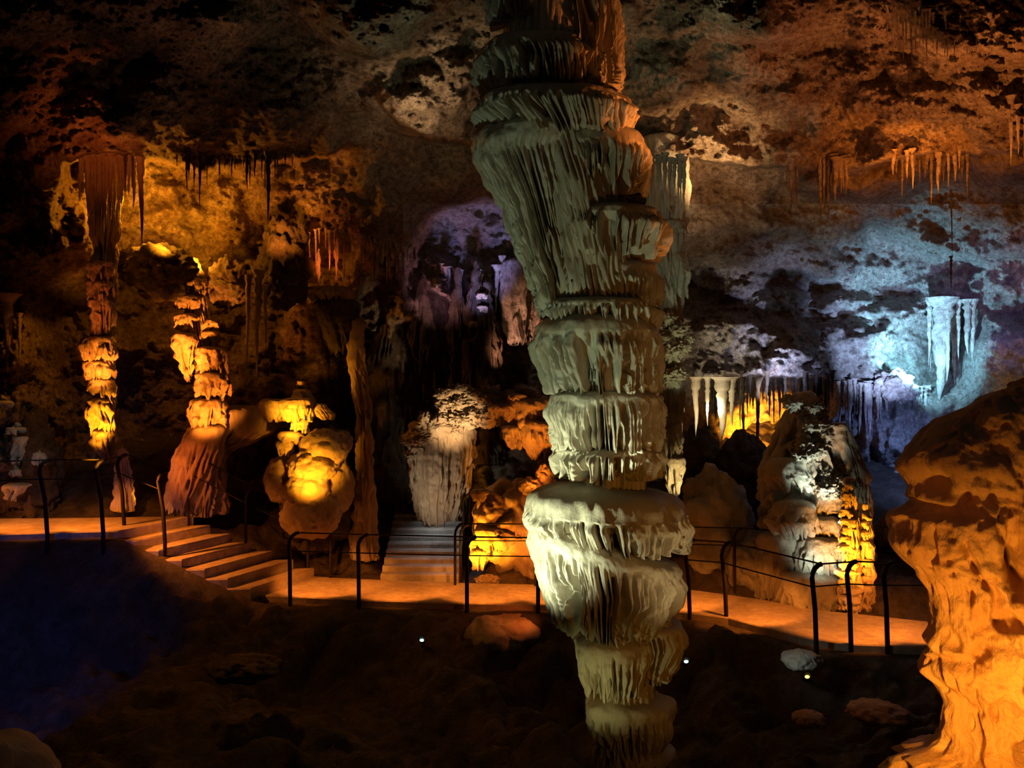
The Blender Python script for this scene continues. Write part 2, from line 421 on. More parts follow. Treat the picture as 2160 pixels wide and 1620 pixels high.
# ---- the hanging mass right behind it
HM = empty('stalactite_mass', P(1410, 350, 12.4), 'dark knobbly hanging stalactite mass just right of and behind the great column, yellow lit tip', 'stalactite')
def HT(rows, **k):
    a = dict(nth=220, ns=46, freq=7.5, depth=.1, fringe=.14, dome=14); a.update(k)
    return tier('flowstone_tier', HM, 12.4, rows, a.pop('mat', M_grey), **a)
HT([(300, 1350, 1440), (420, 1355, 1440), (700, 1370, 1440), (900, 1385, 1440), (980, 1400, 1440), (1046, 1418, 1432)], seed=40, depth=.08, fringe=0, ns=120).name = 'core'
HT([(335, 1345, 1448), (400, 1350, 1452), (500, 1365, 1445)], seed=41, fringe=.2)
HT([(480, 1360, 1450), (520, 1370, 1440)], seed=46)
HT([(548, 1375, 1452), (570, 1378, 1452), (640, 1385, 1448)], seed=42, fringe=.2)
HT([(810, 1388, 1446), (830, 1390, 1448), (880, 1396, 1440)], seed=43)
HT([(905, 1388, 1440), (925, 1386, 1440), (960, 1392, 1436)], seed=44)
HT([(975, 1400, 1446), (1000, 1402, 1444), (1050, 1415, 1434)], seed=45, fringe=.06)
for i, (x, y, r) in enumerate([(1385, 690, 16), (1410, 672, 15), (1400, 715, 20), (1425, 700, 18), (1415, 740, 24), (1440, 730, 15), (1395, 745, 14), (1440, 690, 12), (1452, 715, 10), (1410, 800, 22), (1430, 790, 16), (1395, 870, 12)]):
    blob('cave_coral', HM, x, y, 12.1, r, r * .8, M_form, .5, 5, i, 50)
# ------------------------------------------------------------------ stalactites
def rod_mesh(seed, sides=10, rings=22):
    rs = np.random.RandomState(seed)
    t = np.linspace(0, 1, rings)
    prof = (1 - t ** 1.25) * .9 + .1
    prof[0] *= 1.5; prof[1] *= 1.2; prof[-1] = .02
    prof = prof * (1 + .16 * rs.normal(size=rings))
    prof[-1] = .02
    th = np.linspace(0, 2 * np.pi, sides, endpoint=False)
    T, H = np.meshgrid(th, t, indexing='ij')
    fl = 1 + .2 * noise(np.cos(T) * 2 + seed, np.sin(T) * 2, H * 3)
    wx = .35 * noise(H * 2.2 + seed, 0, 0); wy = .35 * noise(H * 2.2, seed, 5)
    v = np.stack([np.cos(T) * prof * fl + wx, np.sin(T) * prof * fl + wy, -H], -1)
    me = raw_mesh('stalactite', v, grid_faces(sides, rings, True, True))
    return me
RODS = {}
def rod(i, mat):
    k = (i % 5, mat.name)
    if k not in RODS:
        me = rod_mesh(i % 5); me.materials.append(mat); RODS[k] = me
    return RODS[k]
_cnt = [0]
def stalactite(px, y0, y1, w, d, mat, label, group, name='stalactite'):
    _cnt[0] += 1
    o = bpy.data.objects.new(name, rod(_cnt[0] * 7 + int(px), mat))
    COL.objects.link(o)
    m = d / F
    o.location = P(px, y0, d)
    o.scale = (w * m / 2, w * m / 2, (y1 - y0) * m)
    o.rotation_euler = (random.uniform(-.02, .02), random.uniform(-.02, .02), random.uniform(0, 6.28))
    return tag(o, label, 'stalactite', group)

def row(x0, x1, n, y0, y1, lmin, lmax, w, mat, label, group, dd=0, d=None):
    """a row of stalactites rooted in the rock along a line"""
    for i in range(n):
        px = x0 + (x1 - x0) * (i + .5) / n + random.uniform(-.4, .4) * (x1 - x0) / n
        py = y0 + (y1 - y0) * (i + .5) / n + random.uniform(-6, 6)
        dep = d if d else float(shell_depth(np.array([px]), np.array([py - 4]))[0]) + dd
        L_ = random.uniform(lmin, lmax) * (random.random() ** .5 * .6 + .5)
        stalactite(px, py - 14, py + L_, w * random.uniform(.7, 1.4), dep, mat, label, group)

row(168, 300, 22, 335, 345, 60, 190, 10, M_form, 'long reddish stalactite in the dense bundle left of the yellow lit wall', 'stalactite bundle left of the yellow wall', 0, 12.6)
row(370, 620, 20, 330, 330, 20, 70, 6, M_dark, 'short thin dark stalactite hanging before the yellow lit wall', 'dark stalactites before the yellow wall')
for px, y1, w in ((566, 470, 13), (421, 440, 6), (265, 420, 6), (520, 400, 9)):
    stalactite(px, 320, y1, w, 12.2, M_dark, {566: 'long thick dark stalactite hanging in front of the orange wall at left', 421: 'long needle thin dark stalactite above the twin lobed stalagmite', 265: 'thin dark stalactite above the stalactite bundle at far left', 520: 'stubby dark stalactite left of the long thick dark one'}[px], None)
row(650, 735, 8, 500, 500, 20, 110, 6, M_form, 'thin stalactite hanging over the small orange lit alcove', 'stalactites over the orange alcove', 0, 14.4)
row(760, 880, 14, 500, 520, 30, 110, 8, M_rock, 'dim stalactite in the dark curtain left of the purple wall', 'stalactites left of the purple wall')
row(1870, 2060, 24, 20, 60, 50, 110, 6, M_rock, 'slender stalactite high at the upper right of the ceiling', 'upper right ceiling stalactites')
row(1880, 2045, 18, 335, 325, 30, 95, 9, M_rock, 'amber stalactite hanging from the bright rock lip at right', 'stalactites on the amber lip')
row(1725, 1790, 9, 340, 350, 60, 150, 11, M_rock, 'long dark brown stalactite above the blue dome', 'dark stalactites above the blue dome')
row(1650, 1690, 4, 350, 355, 60, 100, 8, M_rock, 'dark stalactite left of the long brown bundle', 'dark stalactites left of the brown bundle')
row(1365, 1450, 10, 340, 345, 60, 140, 9, M_grey, 'grey stalactite just right of the top of the great column', 'grey stalactites beside the great column', 0, 10.6)
row(2130, 2200, 6, 200, 330, 60, 200, 9, M_rock, 'brown stalactite at the right edge below the amber ceiling', 'right edge stalactites')
row(880, 1060, 20, 560, 600, 15, 45, 9, M_cool, 'short purple lit stalactite along the bottom of the purple wall', 'stalactites under the purple wall')
row(1500, 1760, 30, 800, 800, 30, 110, 9, M_dark, 'dark stalactite in the row under the blue lit ledge', 'dark row under the blue ledge', -.1)
for px, y1, w, lb in ((1437, 930, 12, 'pale needle stalactite touching the edge of the great column'), (1468, 922, 13, 'pale slender stalactite left in the lit row below the bright ledge'), (1492, 900, 10, 'short ochre stalactite between two longer pale ones'), (1524, 935, 24, 'thick white stalactite, largest in the row below the bright ledge'), (1600, 985, 9, 'dark rod stalactite crossing the yellow glowing opening'), (1567, 960, 8, 'thin stalactite at the left of the yellow glowing opening'), (1544, 900, 15, 'mottled stalactite just right of the thick white one')):
    stalactite(px, 795, y1, w * 1.2, 14.2, M_pale if w > 9.5 else M_dark, lb, None)
row(1770, 1960, 26, 815, 830, 40, 130, 9, M_cool, 'blue lit stalactite in the curtain right of the ledge', 'blue curtain stalactites', -.25)
row(1958, 2055, 14, 650, 650, 110, 200, 13, M_cool, 'cyan lit stalactite in the cluster above the foreground rock', 'cyan stalactite cluster', -.2)
stalactite(1985, 628, 850, 44, float(shell_depth(np.array([1985.]), np.array([636.]))[0]), M_cool, 'broad grey stalactite at the left of the cyan cluster', None)
stalactite(2006, 540, 610, 6, 13.5, M_dark, 'tiny dark stalactite hanging before the blue dome', None)
stalactite(2006, 400, 545, 4, 13.5, M_dark, 'hair thin dark stalactite above the blue dome at right', None)
for px, y0, y1, w in ((18, 620, 790, 26), (40, 660, 760, 12), (525, 580, 780, 12), (545, 570, 800, 16), (560, 600, 740, 9), (1048, 560, 660, 14), (1060, 540, 690, 14)):
    stalactite(px, y0, y1, w, 13.8 if px < 900 else 17, M_form if px < 900 else M_cool, {18: 'broad dim stalactite at the far left edge', 40: 'narrow dim stalactite second from the left edge', 525: 'long dim stalactite right of the twin lobed stalagmite', 545: 'longest dim stalactite right of the twin lobed stalagmite', 560: 'short dim stalactite, rightmost of three beside the stalagmite', 1048: 'purple stalactite left of the pink hanging rock', 1060: 'purple stalactite touching the pink hanging rock'}[px], None)

# ------------------------------------------------------------------ left formations
def T(root, d, rows, **k):
    a = dict(nth=200, ns=36, freq=6.5, depth=.1, fringe=.1, dome=14, rough=.03); a.update(k)
    nm = a.pop('name', 'flowstone_tier')
    return tier(nm, root, d, rows, a.pop('mat', M_form), **a)

A = empty('hanging_column', P(215, 350, 13.0), 'slim hanging column at left with bright yellow bands ending above the walkway rail', 'cave column')
T(A, 13.0, [(330, 180, 260), (530, 200, 245), (700, 195, 240), (830, 200, 238), (920, 205, 242), (975, 232, 242)], fringe=0, seed=50, ns=150, name='core')
for i, r in enumerate([[(560, 192, 246), (600, 195, 242)], [(600, 190, 244), (640, 194, 240)], [(640, 190, 240), (690, 200, 234)], [(718, 180, 242), (735, 178, 246), (765, 184, 236)], [(768, 182, 236), (785, 184, 238), (805, 188, 230)], [(808, 192, 240), (822, 190, 246), (838, 200, 236)], [(848, 190, 234), (870, 184, 242), (920, 196, 240)], [(915, 195, 242), (940, 200, 242), (972, 225, 243)]]):
    T(A, 13.0, r, seed=51 + i, dome=8, fringe=.08, yoff=-.05)

Dd = empty('stalagmite', P(258, 1085, 13.2), 'small pale stalagmite stump on the upper walkway below the hanging column', 'stalagmite')
T(Dd, 14.3, [(960, 246, 268), (1000, 244, 276), (1078, 236, 286)], seed=60, fringe=0, dome=14, depth=.05, name='stump', mat=M_form)

B = empty('stalagmite', P(430, 1085, 14.6), 'tall twin lobed stalagmite with ragged yellow lit plates, left of centre', 'stalagmite')
T(B, 14.6, [(560, 395, 420), (700, 390, 440), (800, 420, 470), (920, 410, 475), (1085, 360, 480)], seed=61, fringe=0, ns=120, name='core')
for i, (d, r) in enumerate([(14.5, [(552, 393, 414), (590, 385, 430)]), (14.5, [(598, 382, 436), (625, 386, 430)]), (14.4, [(632, 372, 424), (655, 376, 414)]), (14.4, [(672, 368, 420), (700, 372, 418), (720, 378, 410)]), (14.3, [(712, 362, 416), (745, 368, 410), (808, 392, 402)]), (14.5, [(682, 430, 462), (705, 432, 458)]), (14.5, [(708, 424, 462), (735, 428, 456)]), (14.4, [(742, 412, 476), (775, 416, 478), (800, 418, 474)]), (14.4, [(795, 414, 482), (830, 412, 486), (850, 415, 480)]), (14.4, [(850, 402, 478), (880, 400, 480), (910, 405, 474)]), (14.4, [(905, 398, 480), (960, 372, 470), (1085, 345, 430)])]):
    T(B, d, r, seed=62 + i, dome=10, fringe=.09, depth=.09)

Lg = empty('flowstone_ledge', P(470, 1090, 15), 'sloping brown flowstone ledge right of the twin lobed stalagmite', 'flowstone')
T(Lg, 15.0, [(870, 440, 590), (900, 430, 600), (960, 400, 480), (1080, 380, 450)], seed=75, name='flowstone_body', depth=.08, fringe=.3, nth=300)

Cc = empty('flowstone_mound', P(650, 1120, 14.2), 'glowing yellow bulbous flowstone mound with small capped top, left of centre', 'flowstone')
blob('body', Cc, 665, 1070, 14.7, 75, 95, M_dark, .2, 3, 3, 120)
for i, (d, r) in enumerate([(14.1, [(812, 626, 644), (824, 630, 646)]), (14.1, [(830, 618, 654), (845, 612, 664), (885, 600, 660)]), (14.0, [(848, 592, 664), (866, 590, 665), (892, 612, 658)]), (14.1, [(850, 545, 600), (862, 548, 604), (892, 565, 600)]), (14.1, [(860, 655, 690), (875, 662, 706), (888, 680, 704)]), (14.0, [(890, 612, 654), (915, 616, 648)]), (14.0, [(918, 588, 640), (940, 592, 636)]), (14.0, [(938, 584, 624), (965, 590, 616)])]):
    T(Cc, d, r, seed=80 + i, dome=9, fringe=.05, depth=.04, rough=.02)
for i, (x, y, rx, ry, d) in enumerate([(685, 945, 52, 40, 14.0), (660, 985, 52, 36, 13.9), (648, 1032, 46, 38, 13.85), (720, 930, 24, 22, 14.1), (600, 1010, 42, 50, 14.3), (710, 1030, 36, 60, 14.3), (655, 1085, 60, 50, 14.0)]):
    blob('flowstone_lobe', Cc, x, y, d, rx, ry, M_form, .12, 2.4, i * 3, 80, flute=.25)
E = empty('stalagmite', P(760, 1180, 14.6), 'thin reddish leaning stalagmite rising behind the yellow mound', 'stalagmite')
T(E, 14.6, [(685, 742, 770), (760, 730, 768), (800, 742, 775), (890, 755, 782), (1180, 740, 800)], seed=90, fringe=0, ns=100, name='shaft')

Ff = empty('fluted_column', P(930, 1125, 15.6), 'fluted pale brown column at the head of the grey steps', 'cave column')
T(Ff, 15.6, [(900, 862, 1000), (960, 862, 1000), (1020, 868, 990), (1080, 880, 975), (1125, 885, 970)], seed=91, depth=.1, freq=8, kz=.3, thr0=.3, fringe=0, nth=400, ns=90, name='fluted_shaft', mat=M_form)
rs = np.random.RandomState(4)
for i in range(110):
    x = 865 + 200 * rs.rand(); y = 930 - (60 + 50 * rs.rand()) * math.sin(min(1, max(0, (x - 860) / 120)) * 1.5) + 40 * rs.rand()
    blob('cave_coral', Ff, x, y, 15.1 + .3 * rs.rand(), 11 + 10 * rs.rand(), 7 + 7 * rs.rand(), M_form, .55, 5, i, 30)
Ar = empty('coral_arch', P(1080, 960, 14.8), 'orange lit coral covered arch with hanging drapes left of the great column', 'flowstone')
for i in range(30):
    a = i / 29.
    x = 925 + 215 * a; y = 828 - 12 * math.sin(a * 9) + (26 * max(0, a - .8) * 5)
    blob('cave_coral', Ar, x + rs.rand() * 8, y + rs.rand() * 8, 14.9, 9 + 4 * rs.rand(), 6 + 3 * rs.rand(), M_form, .5, 5, i, 28)
for i, r in enumerate([[(838, 1070, 1110), (870, 1075, 1095)], [(905, 1060, 1110), (930, 1062, 1108), (952, 1080, 1100)], [(895, 1095, 1175), (925, 1095, 1180), (975, 1120, 1170)], [(860, 1030, 1090), (890, 1040, 1080)], [(930, 1120, 1190), (985, 1140, 1180)]]):
    T(Ar, 14.8, r, seed=95 + i, dome=8, fringe=.16, depth=.09, name='drape')
T(Ar, 15.2, [(850, 1040, 1200), (900, 1050, 1200), (930, 1110, 1200)], seed=101, name='arch_body')
G = empty('flowstone_mound', P(1060, 1240, 13.9), 'orange and bright yellow flowstone mound behind the rail left of the great column', 'flowstone')
for i, (x, y, rx, ry, d) in enumerate([(1080, 1110, 78, 95, 14.5), (1040, 1090, 40, 50, 14.2), (1120, 1030, 26, 22, 14.2), (1150, 1010, 20, 30, 14.3), (1055, 1130, 48, 26, 14.1), (1130, 1160, 60, 80, 14.4), (1028, 1225, 24, 12, 13.9)]):
    blob('flowstone_lobe', G, x, y, d, rx, ry, M_form, .16, 2.6, i * 5, 90, flute=.3)
for i, r in enumerate([[(1120, 1000, 1080), (1140, 1005, 1075), (1165, 1020, 1060)], [(1145, 988, 1012), (1165, 992, 1010)], [(1165, 990, 1035), (1180, 992, 1032), (1205, 1002, 1020)], [(1040, 995, 1030), (1060, 1000, 1020)]]):
    T(G, 14.0, r, seed=103 + i, dome=9, fringe=.07, depth=.06)
Pk = empty('hanging_rock', P(1095, 560, 17), 'pink lit fluted rock hanging left of the great column', 'hanging rock')
T(Pk, 17, [(560, 1060, 1170), (640, 1056, 1160), (700, 1062, 1150), (735, 1080, 1145)], seed=110, depth=.14, freq=5, kz=.3, fringe=.2, mat=M_cool, thr0=.3, name='fluted_rock', nth=300)
for i, (x, yt, w, yb_) in enumerate([(890, 590, 34, 1000), (966, 572, 20, 900), (1004, 560, 26, 950), (1026, 600, 30, 980), (830, 640, 60, 1050)]):
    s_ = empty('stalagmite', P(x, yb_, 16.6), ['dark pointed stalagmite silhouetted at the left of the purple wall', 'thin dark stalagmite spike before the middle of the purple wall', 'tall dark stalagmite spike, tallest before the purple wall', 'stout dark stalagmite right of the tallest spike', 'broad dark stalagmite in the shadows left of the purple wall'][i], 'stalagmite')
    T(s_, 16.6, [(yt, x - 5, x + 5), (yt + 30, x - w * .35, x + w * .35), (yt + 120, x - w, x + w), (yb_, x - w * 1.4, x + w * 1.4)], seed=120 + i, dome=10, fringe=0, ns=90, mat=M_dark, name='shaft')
    if i in (2,):
        for k, (dx, dy) in enumerate(((12, 60), (14, 90), (-6, 120))):
            T(s_, 16.4, [(yt + dy, x + dx - 9, x + dx + 9), (yt + dy + 12, x + dx - 8, x + dx + 8)], seed=130 + k, dome=4, fringe=.05, nth=60, ns=14)
Pf = empty('rock_shelf', P(690, 640, 14.6), 'small orange lit rock shelf with two thin pillars left of centre', 'rock shelf')
T(Pf, 14.6, [(612, 642, 742), (618, 640, 744), (640, 660, 730)], seed=140, dome=8, fringe=.12, name='shelf', ysc=.6)
T(Pf, 14.8, [(640, 660, 760), (760, 700, 770)], seed=141, dome=8, fringe=.2, name='shelf_base', mat=M_dark)
for x, y in ((672, 545), (710, 500)):
    T(Pf, 14.6, [(y - 20, x - 4, x + 4), (610, x - 3, x + 3)], seed=142, dome=2, fringe=0, nth=24, depth=.01, name='pillar')
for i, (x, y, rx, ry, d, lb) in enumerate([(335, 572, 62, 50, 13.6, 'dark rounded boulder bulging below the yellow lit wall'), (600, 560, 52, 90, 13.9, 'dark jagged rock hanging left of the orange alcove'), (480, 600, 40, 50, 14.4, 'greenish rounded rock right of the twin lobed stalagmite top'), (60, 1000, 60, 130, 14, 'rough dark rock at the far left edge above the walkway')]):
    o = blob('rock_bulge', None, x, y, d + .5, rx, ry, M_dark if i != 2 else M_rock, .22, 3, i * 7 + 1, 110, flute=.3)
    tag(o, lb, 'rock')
W = empty('drapery', P(45, 860, 13.4), 'thin ragged whitish drapes glinting at the far left edge', 'flowstone')
for i, r in enumerate([[(850, -20, 26), (865, -20, 22)], [(905, 12, 50), (920, 14, 48)], [(925, 28, 56), (985, 30, 40)], [(995, 22, 46), (1010, 26, 42)], [(1025, 12, 60), (1062, 14, 30)], [(960, 70, 96), (985, 74, 90)]]):
    T(W, 13.6, r, seed=150 + i, dome=5, fringe=.12, nth=90, ns=24, name='drape', mat=M_grey)

# ------------------------------------------------------------------ right formations
H = empty('stalagmite_mound', P(1690, 1285, 12.9), 'big grey white knobbly stalagmite mound right of the great column', 'stalagmite')
T(H, 13.4, [(840, 1672, 1720), (900, 1640, 1755), (1000, 1610, 1775), (1080, 1600, 1780), (1280, 1600, 1800)], seed=160, fringe=0, ns=120, nth=300, name='core', mat=M_grey, depth=.2, freq=3, kz=2)
rs = np.random.RandomState(9)
for i in range(46):
    t_ = i / 45.
    y = 845 + 200 * t_; x = 1690 + 62 * t_ * 1 + (rs.rand() - .5) * (50 + 60 * t_)
    blob('cave_coral', H, x, y, 13.0 + .35 * rs.rand() - .3 * t_, 11 + 9 * rs.rand(), 9 + 7 * rs.rand(), M_grey, .5, 5, i, 34)
for i, (d, r) in enumerate([(14.2, [(985, 1610, 1710), (1010, 1600, 1730), (1040, 1620, 1735)]), (13.9, [(1075, 1630, 1720), (1100, 1612, 1726), (1140, 1640, 1722)]), (14.0, [(1060, 1720, 1780), (1080, 1716, 1785), (1110, 1722, 1780)]), (13.9, [(1108, 1710, 1775), (1130, 1706, 1780), (1165, 1712, 1770)]), (13.8, [(1150, 1680, 1775), (1175, 1670, 1782), (1240, 1680, 1780)]), (13.7, [(1225, 1640, 1780), (1250, 1635, 1785), (1320, 1635, 1790)]), (14.1, [(1140, 1600, 1690), (1180, 1590, 1700), (1300, 1590, 1690)])]):
    T(H, d - 1.1, r, seed=170 + i, dome=20, fringe=.16, depth=.08, mat=M_grey, thr0=.5)
J = empty('stalagmite', P(1800, 1285, 13.2), 'pale smooth stalagmite shaft behind the yellow lit one', 'stalagmite')
T(J, 13.2, [(905, 1745, 1790), (1000, 1750, 1830), (1140, 1760, 1838), (1285, 1750, 1850)], seed=180, fringe=0, ns=90, name='shaft', mat=M_grey, depth=.08, kz=.4)
I = empty('stalagmite', P(1795, 1292, 12.1), 'stack of ragged plates forming a stalagmite lit bright yellow beside the walkway', 'stalagmite')
T(I, 12.15, [(1020, 1782, 1800), (1150, 1775, 1812), (1295, 1765, 1815)], seed=181, fringe=0, ns=60, name='core')
for i in range(15):
    y = 1025 + i * 18; w_ = 9 + i * 1.1 + 3 * math.sin(i * 2.1); cx_ = 1789 + 3 * math.sin(i * 1.7)
    T(I, 12.1, [(y, cx_ - w_, cx_ + w_ * .9), (y + 8, cx_ - w_ * 1.1, cx_ + w_), (y + 17, cx_ - w_ * .8, cx_ + w_ * .7)], seed=182 + i, dome=4, fringe=.05, depth=.05, nth=70, ns=16, name='plate', rough=.03)
I2 = empty('stalagmite', P(1826, 1292, 12.2), 'darker companion stalagmite right of the bright yellow one', 'stalagmite')
T(I2, 12.25, [(1075, 1812, 1832), (1150, 1808, 1838), (1295, 1800, 1842)], seed=200, fringe=0, ns=60, name='core')
for i in range(11):
    y = 1085 + i * 19; w_ = 12 + 2.5 * math.sin(i * 2.7)
    T(I2, 12.2, [(y, 1823 - w_, 1823 + w_), (y + 10, 1823 - w_ * 1.1, 1823 + w_ * 1.1), (y + 18, 1823 - w_ * .8, 1823 + w_ * .7)], seed=202 + i, dome=4, fringe=.05, depth=.05, nth=60, ns=14, name='plate', rough=.03)
for i, (x, y, rx, ry, d, lb) in enumerate([(1510, 1110, 75, 120, 14.1, 'dark lumpy rock mass behind the walkway right of the great column'), (1570, 1000, 60, 90, 15.3, 'dark rock shoulder below the yellow glowing opening'), (1600, 1200, 60, 70, 13.4, 'grey folded rock left of the knobbly mound above the walkway'), (1470, 990, 50, 90, 15.6, 'rounded dark rock behind the yellow tipped hanging mass'), (1900, 1200, 70, 120, 13.6, 'black rock between the yellow stalagmite and the foreground rock')]):
    o = blob('rock_mass', None, x, y, d, rx, ry, M_dark if i in (1, 3, 4) else M_grey, .17, 2.4, i * 5 + 2, 150, vert=1.1)
    tag(o, lb, 'rock')
K2 = blob('rock_bulge', None, 1905, 1060, 16.2, 45, 70, M_cool, .3, 3, 5, 100); tag(K2, 'dim blue lit rock beside the nose of the foreground rock', 'rock')
K3 = blob('rock_bulge', None, 1885, 815, 15.8, 40, 30, M_cool, .3, 3, 8, 90); tag(K3, 'blue lit knob of rock left of the cyan stalactite cluster', 'rock')

# ---- foreground rock at the right
def fore_rock():
    d = 4.2; m = d / F
    prof = [(815, 2120), (822, 2085), (850, 2040), (890, 1975), (930, 1925), (965, 1892), (985, 1889), (1010, 1905), (1030, 1918), (1052, 1914), (1062, 1935), (1075, 1925), (1090, 1890), (1110, 1886), (1150, 1885), (1180, 1905), (1205, 1935), (1240, 1955), (1300, 1963), (1350, 1952), (1370, 1962), (1400, 1956), (1430, 1960), (1455, 1985), (1480, 1996), (1520, 1992), (1555, 1985), (1580, 1960), (1595, 1900), (1610, 1880), (1640, 1860), (1800, 1800)]
    pr = np.array(prof, float)
    nz, nt = 360, 520
    yy = np.concatenate([np.full(14, 800.0), np.linspace(800, 1780, nz)])
    xl = np.interp(yy, pr[:, 0], pr[:, 1])
    cx = 2330.0
    R = (cx - xl)
    R[14] = 200
    capf = np.linspace(.02, .9, 14)
    R[:14] = 205 * capf
    R[14:] = np.convolve(np.pad(R[14:], 1, mode='edge'), [.25, .5, .25], 'valid')
    yy = yy.copy(); yy[:14] = 815 - 25 * np.sqrt(1 - capf ** 2) + 10 * capf
    th = np.linspace(0, 2 * np.pi, nt, endpoint=False)
    TH, YY = np.meshgrid(th, yy, indexing='ij')
    RR = np.broadcast_to(R[None, :], TH.shape)
    # outline detail belongs to the left flank; the front bulges more evenly
    flank = sst(.15, .9, (-np.cos(TH)))
    smooth = np.convolve(np.pad(R, 30, mode='edge'), np.ones(61) / 61, 'valid')
    RR = RR * flank + (smooth[None, :] * .96) * (1 - flank)
    ct, sn = np.cos(TH), np.sin(TH)
    x = (cx - 1080) * m + RR * m * ct; y = d + RR * m * sn * .42; z = CZ - (YY - 810) * m
    dsp = .07 * fbm(x * 3, y * 3, z * 3, 3) + .05 * fbm(x * 8, y * 8, z * 6, 4)
    # pits and vertical eroded grooves
    pit = noise(x * 8.5 + 1, y * 8.5, z * 5) ; pit2 = noise(x * 17 + z * 2, y * 16 + 3, z * 7)
    lowmask = sst(2.75, 2.2, z)
    dsp = dsp - (.17 * sst(.18, .6, pit) + .08 * sst(.2, .55, pit2)) * (.35 + .65 * sst(1000, 1180, YY))
    dsp = dsp * (.3 + .7 * (1 - sst(.8, .97, -ct)))
    dn = np.sqrt((ct * .42) ** 2 + sn ** 2)
    # the dark hollow by the brow, and the one at the right
    hx = (x / y * F + 1080)
    hol = np.exp(-(((hx - 1975) / 40) ** 2 + ((YY - 1010) / 22) ** 2)) * .12 + np.exp(-(((hx - 2060) / 50) ** 2 + ((YY - 1040) / 16) ** 2)) * .08 + np.exp(-(((hx - 2150) / 22) ** 2 + ((YY - 1150) / 70) ** 2)) * .2 + np.exp(-(((hx - 2040) / 22) ** 2 + ((YY - 1520) / 50) ** 2)) * .0
    lip = np.exp(-(((YY - 1425) / 26) ** 2)) * .07 * sst(2160, 2060, hx) - np.exp(-(((YY - 1375) / 12) ** 2)) * .04
    dsp = dsp - hol * (sn < 0) + lip * (1 - flank * .6)
    x = x + ct * .42 / dn * dsp; y = y + sn / dn * dsp
    z = z + .03 * noise(x * 3, y * 3, z * 3)
    me = raw_mesh('foreground_rock', np.stack([x, y, z], -1), grid_faces(nt, len(yy), True, True))
    o = link('foreground_rock', me, M_red)
    tag(o, 'huge rusty orange pitted rock in the right foreground with a beak shaped edge', 'rock')
fore_rock()
o = blob('foreground_rock', None, -75, 1700, 2.4, 185, 150, M_red, .08, 2, 3, 120); tag(o, 'dim brown rock at the bottom left corner close to the viewer', 'rock')
for i, (x, y, rx, ry, d, lb) in enumerate([(1690, 1385, 40, 20, 9.9, 'small pale rock catching light below the walkway bend'), (1850, 1495, 60, 18, 9.0, 'flat reddish stone low in the dark ground near the foreground rock'), (1705, 1510, 34, 16, 8.9, 'small reddish stone on the dark ground right of the great column base'), (1060, 1320, 80, 40, 12.2, 'faint orange boulder below the walkway left of the great column'), (520, 1400, 70, 24, 9.8, 'low dark boulder in the dim ground below the orange steps')]):
    o = blob('boulder', None, x, y + ry * .4, d, rx, ry, [M_grey, M_red, M_red, M_form, M_dark][i], .14, 1.3, i * 4, 100); tag(o, lb, 'rock')

# ------------------------------------------------------------------ railings
def tube(name, pts, r, parent, mat=M_metal, sides=10):
    pts = [Vector(p) for p in pts]; v = []; f = []
    up = Vector((0.13, .2, 1)).normalized()
    for i, p in enumerate(pts):
        a = pts[max(0, i - 1)]; b2 = pts[min(len(pts) - 1, i + 1)]
        t = (b2 - a).normalized(); u = t.cross(up)
        if u.length < .05: u = t.cross(Vector((1, 0, 0)))
        u.normalize(); w = t.cross(u)
        for k in range(sides):
            an = 2 * math.pi * k / sides
            v.append(p + (u * math.cos(an) + w * math.sin(an)) * r)
    n = len(pts)
    fs = []
    for i in range(n - 1):
        for k in range(sides):
            k2 = (k + 1) % sides
            fs.append((i * sides + k, i * sides + k2, (i + 1) * sides + k2, (i + 1) * sides + k))
    fs.append(tuple(range(sides))[::-1]); fs.append(tuple((n - 1) * sides + k for k in range(sides)))
    me = bpy.data.meshes.new(name); me.from_pydata([tuple(q) for q in v], [], fs)
    me.polygons.foreach_set('use_smooth', [True] * (len(fs) - 2) + [False] * 2); me.update()
    return link(name, me, mat, parent)

def railing(label, feet, lean=(-.06, -.10), h=1.05, r=.03, rails=True, rr=.009):
    root = empty('railing', feet[0], label, 'railing')
    tops = []; mids = []
    for (x, y, z) in feet:
        pts = [(x, y, z - .35), (x, y, z), (x + lean[0] * .3, y + lean[1] * .3, z + h * .45), (x + lean[0], y + lean[1], z + h * .82)]
        cx_, cy_ = x + lean[0], y + lean[1]
        for a in (20, 45, 70, 90):
            a_ = math.radians(a)
            pts.append((cx_ + .13 * (1 - math.cos(a_)), cy_ + .05 * (1 - math.cos(a_)), z + h * .82 + .16 * math.sin(a_)))
        tube('post', pts, r, root)
        tops.append(pts[-1]); mids.append((pts[3][0], pts[3][1], z + h * .72))
    if rails:
        tube('handrail', tops, rr * 1.25, root)
        tube('middle_rail', mids, rr, root)
    return root
def foot(px, py, z=0):
    d = (CZ - z) * F / (py - 810); return ((px - 1080) / F * d, d, z)
railing('dark railing along the front of the upper walkway and steps at left', [foot(-120, 1142, 1.0), foot(100, 1130, 1.0), foot(218, 1128, 1.0), foot(262, 1108, 1.0), foot(348, 1145, .8)], h=1.15)
railing('dark railing along the front edge of the lower walkway left of the great column', [foot(612, 1262), foot(757, 1268), foot(985, 1275), foot(1135, 1278)], lean=(0, -.05), h=1.0)
railing('thin railing with bent post tops right of the great column', [foot(1455, 1292), foot(1532, 1300), foot(1722, 1366), foot(1795, 1358), foot(1872, 1362), foot(1990, 1362)], lean=(-.08, -.08), h=1.05)
railing('thin railing along the back of the walkway behind the great column', [foot(960, 1234), foot(1130, 1236), foot(1330, 1240), foot(1550, 1248), foot(1648, 1258)], lean=(0, .03), h=.98, r=.022)
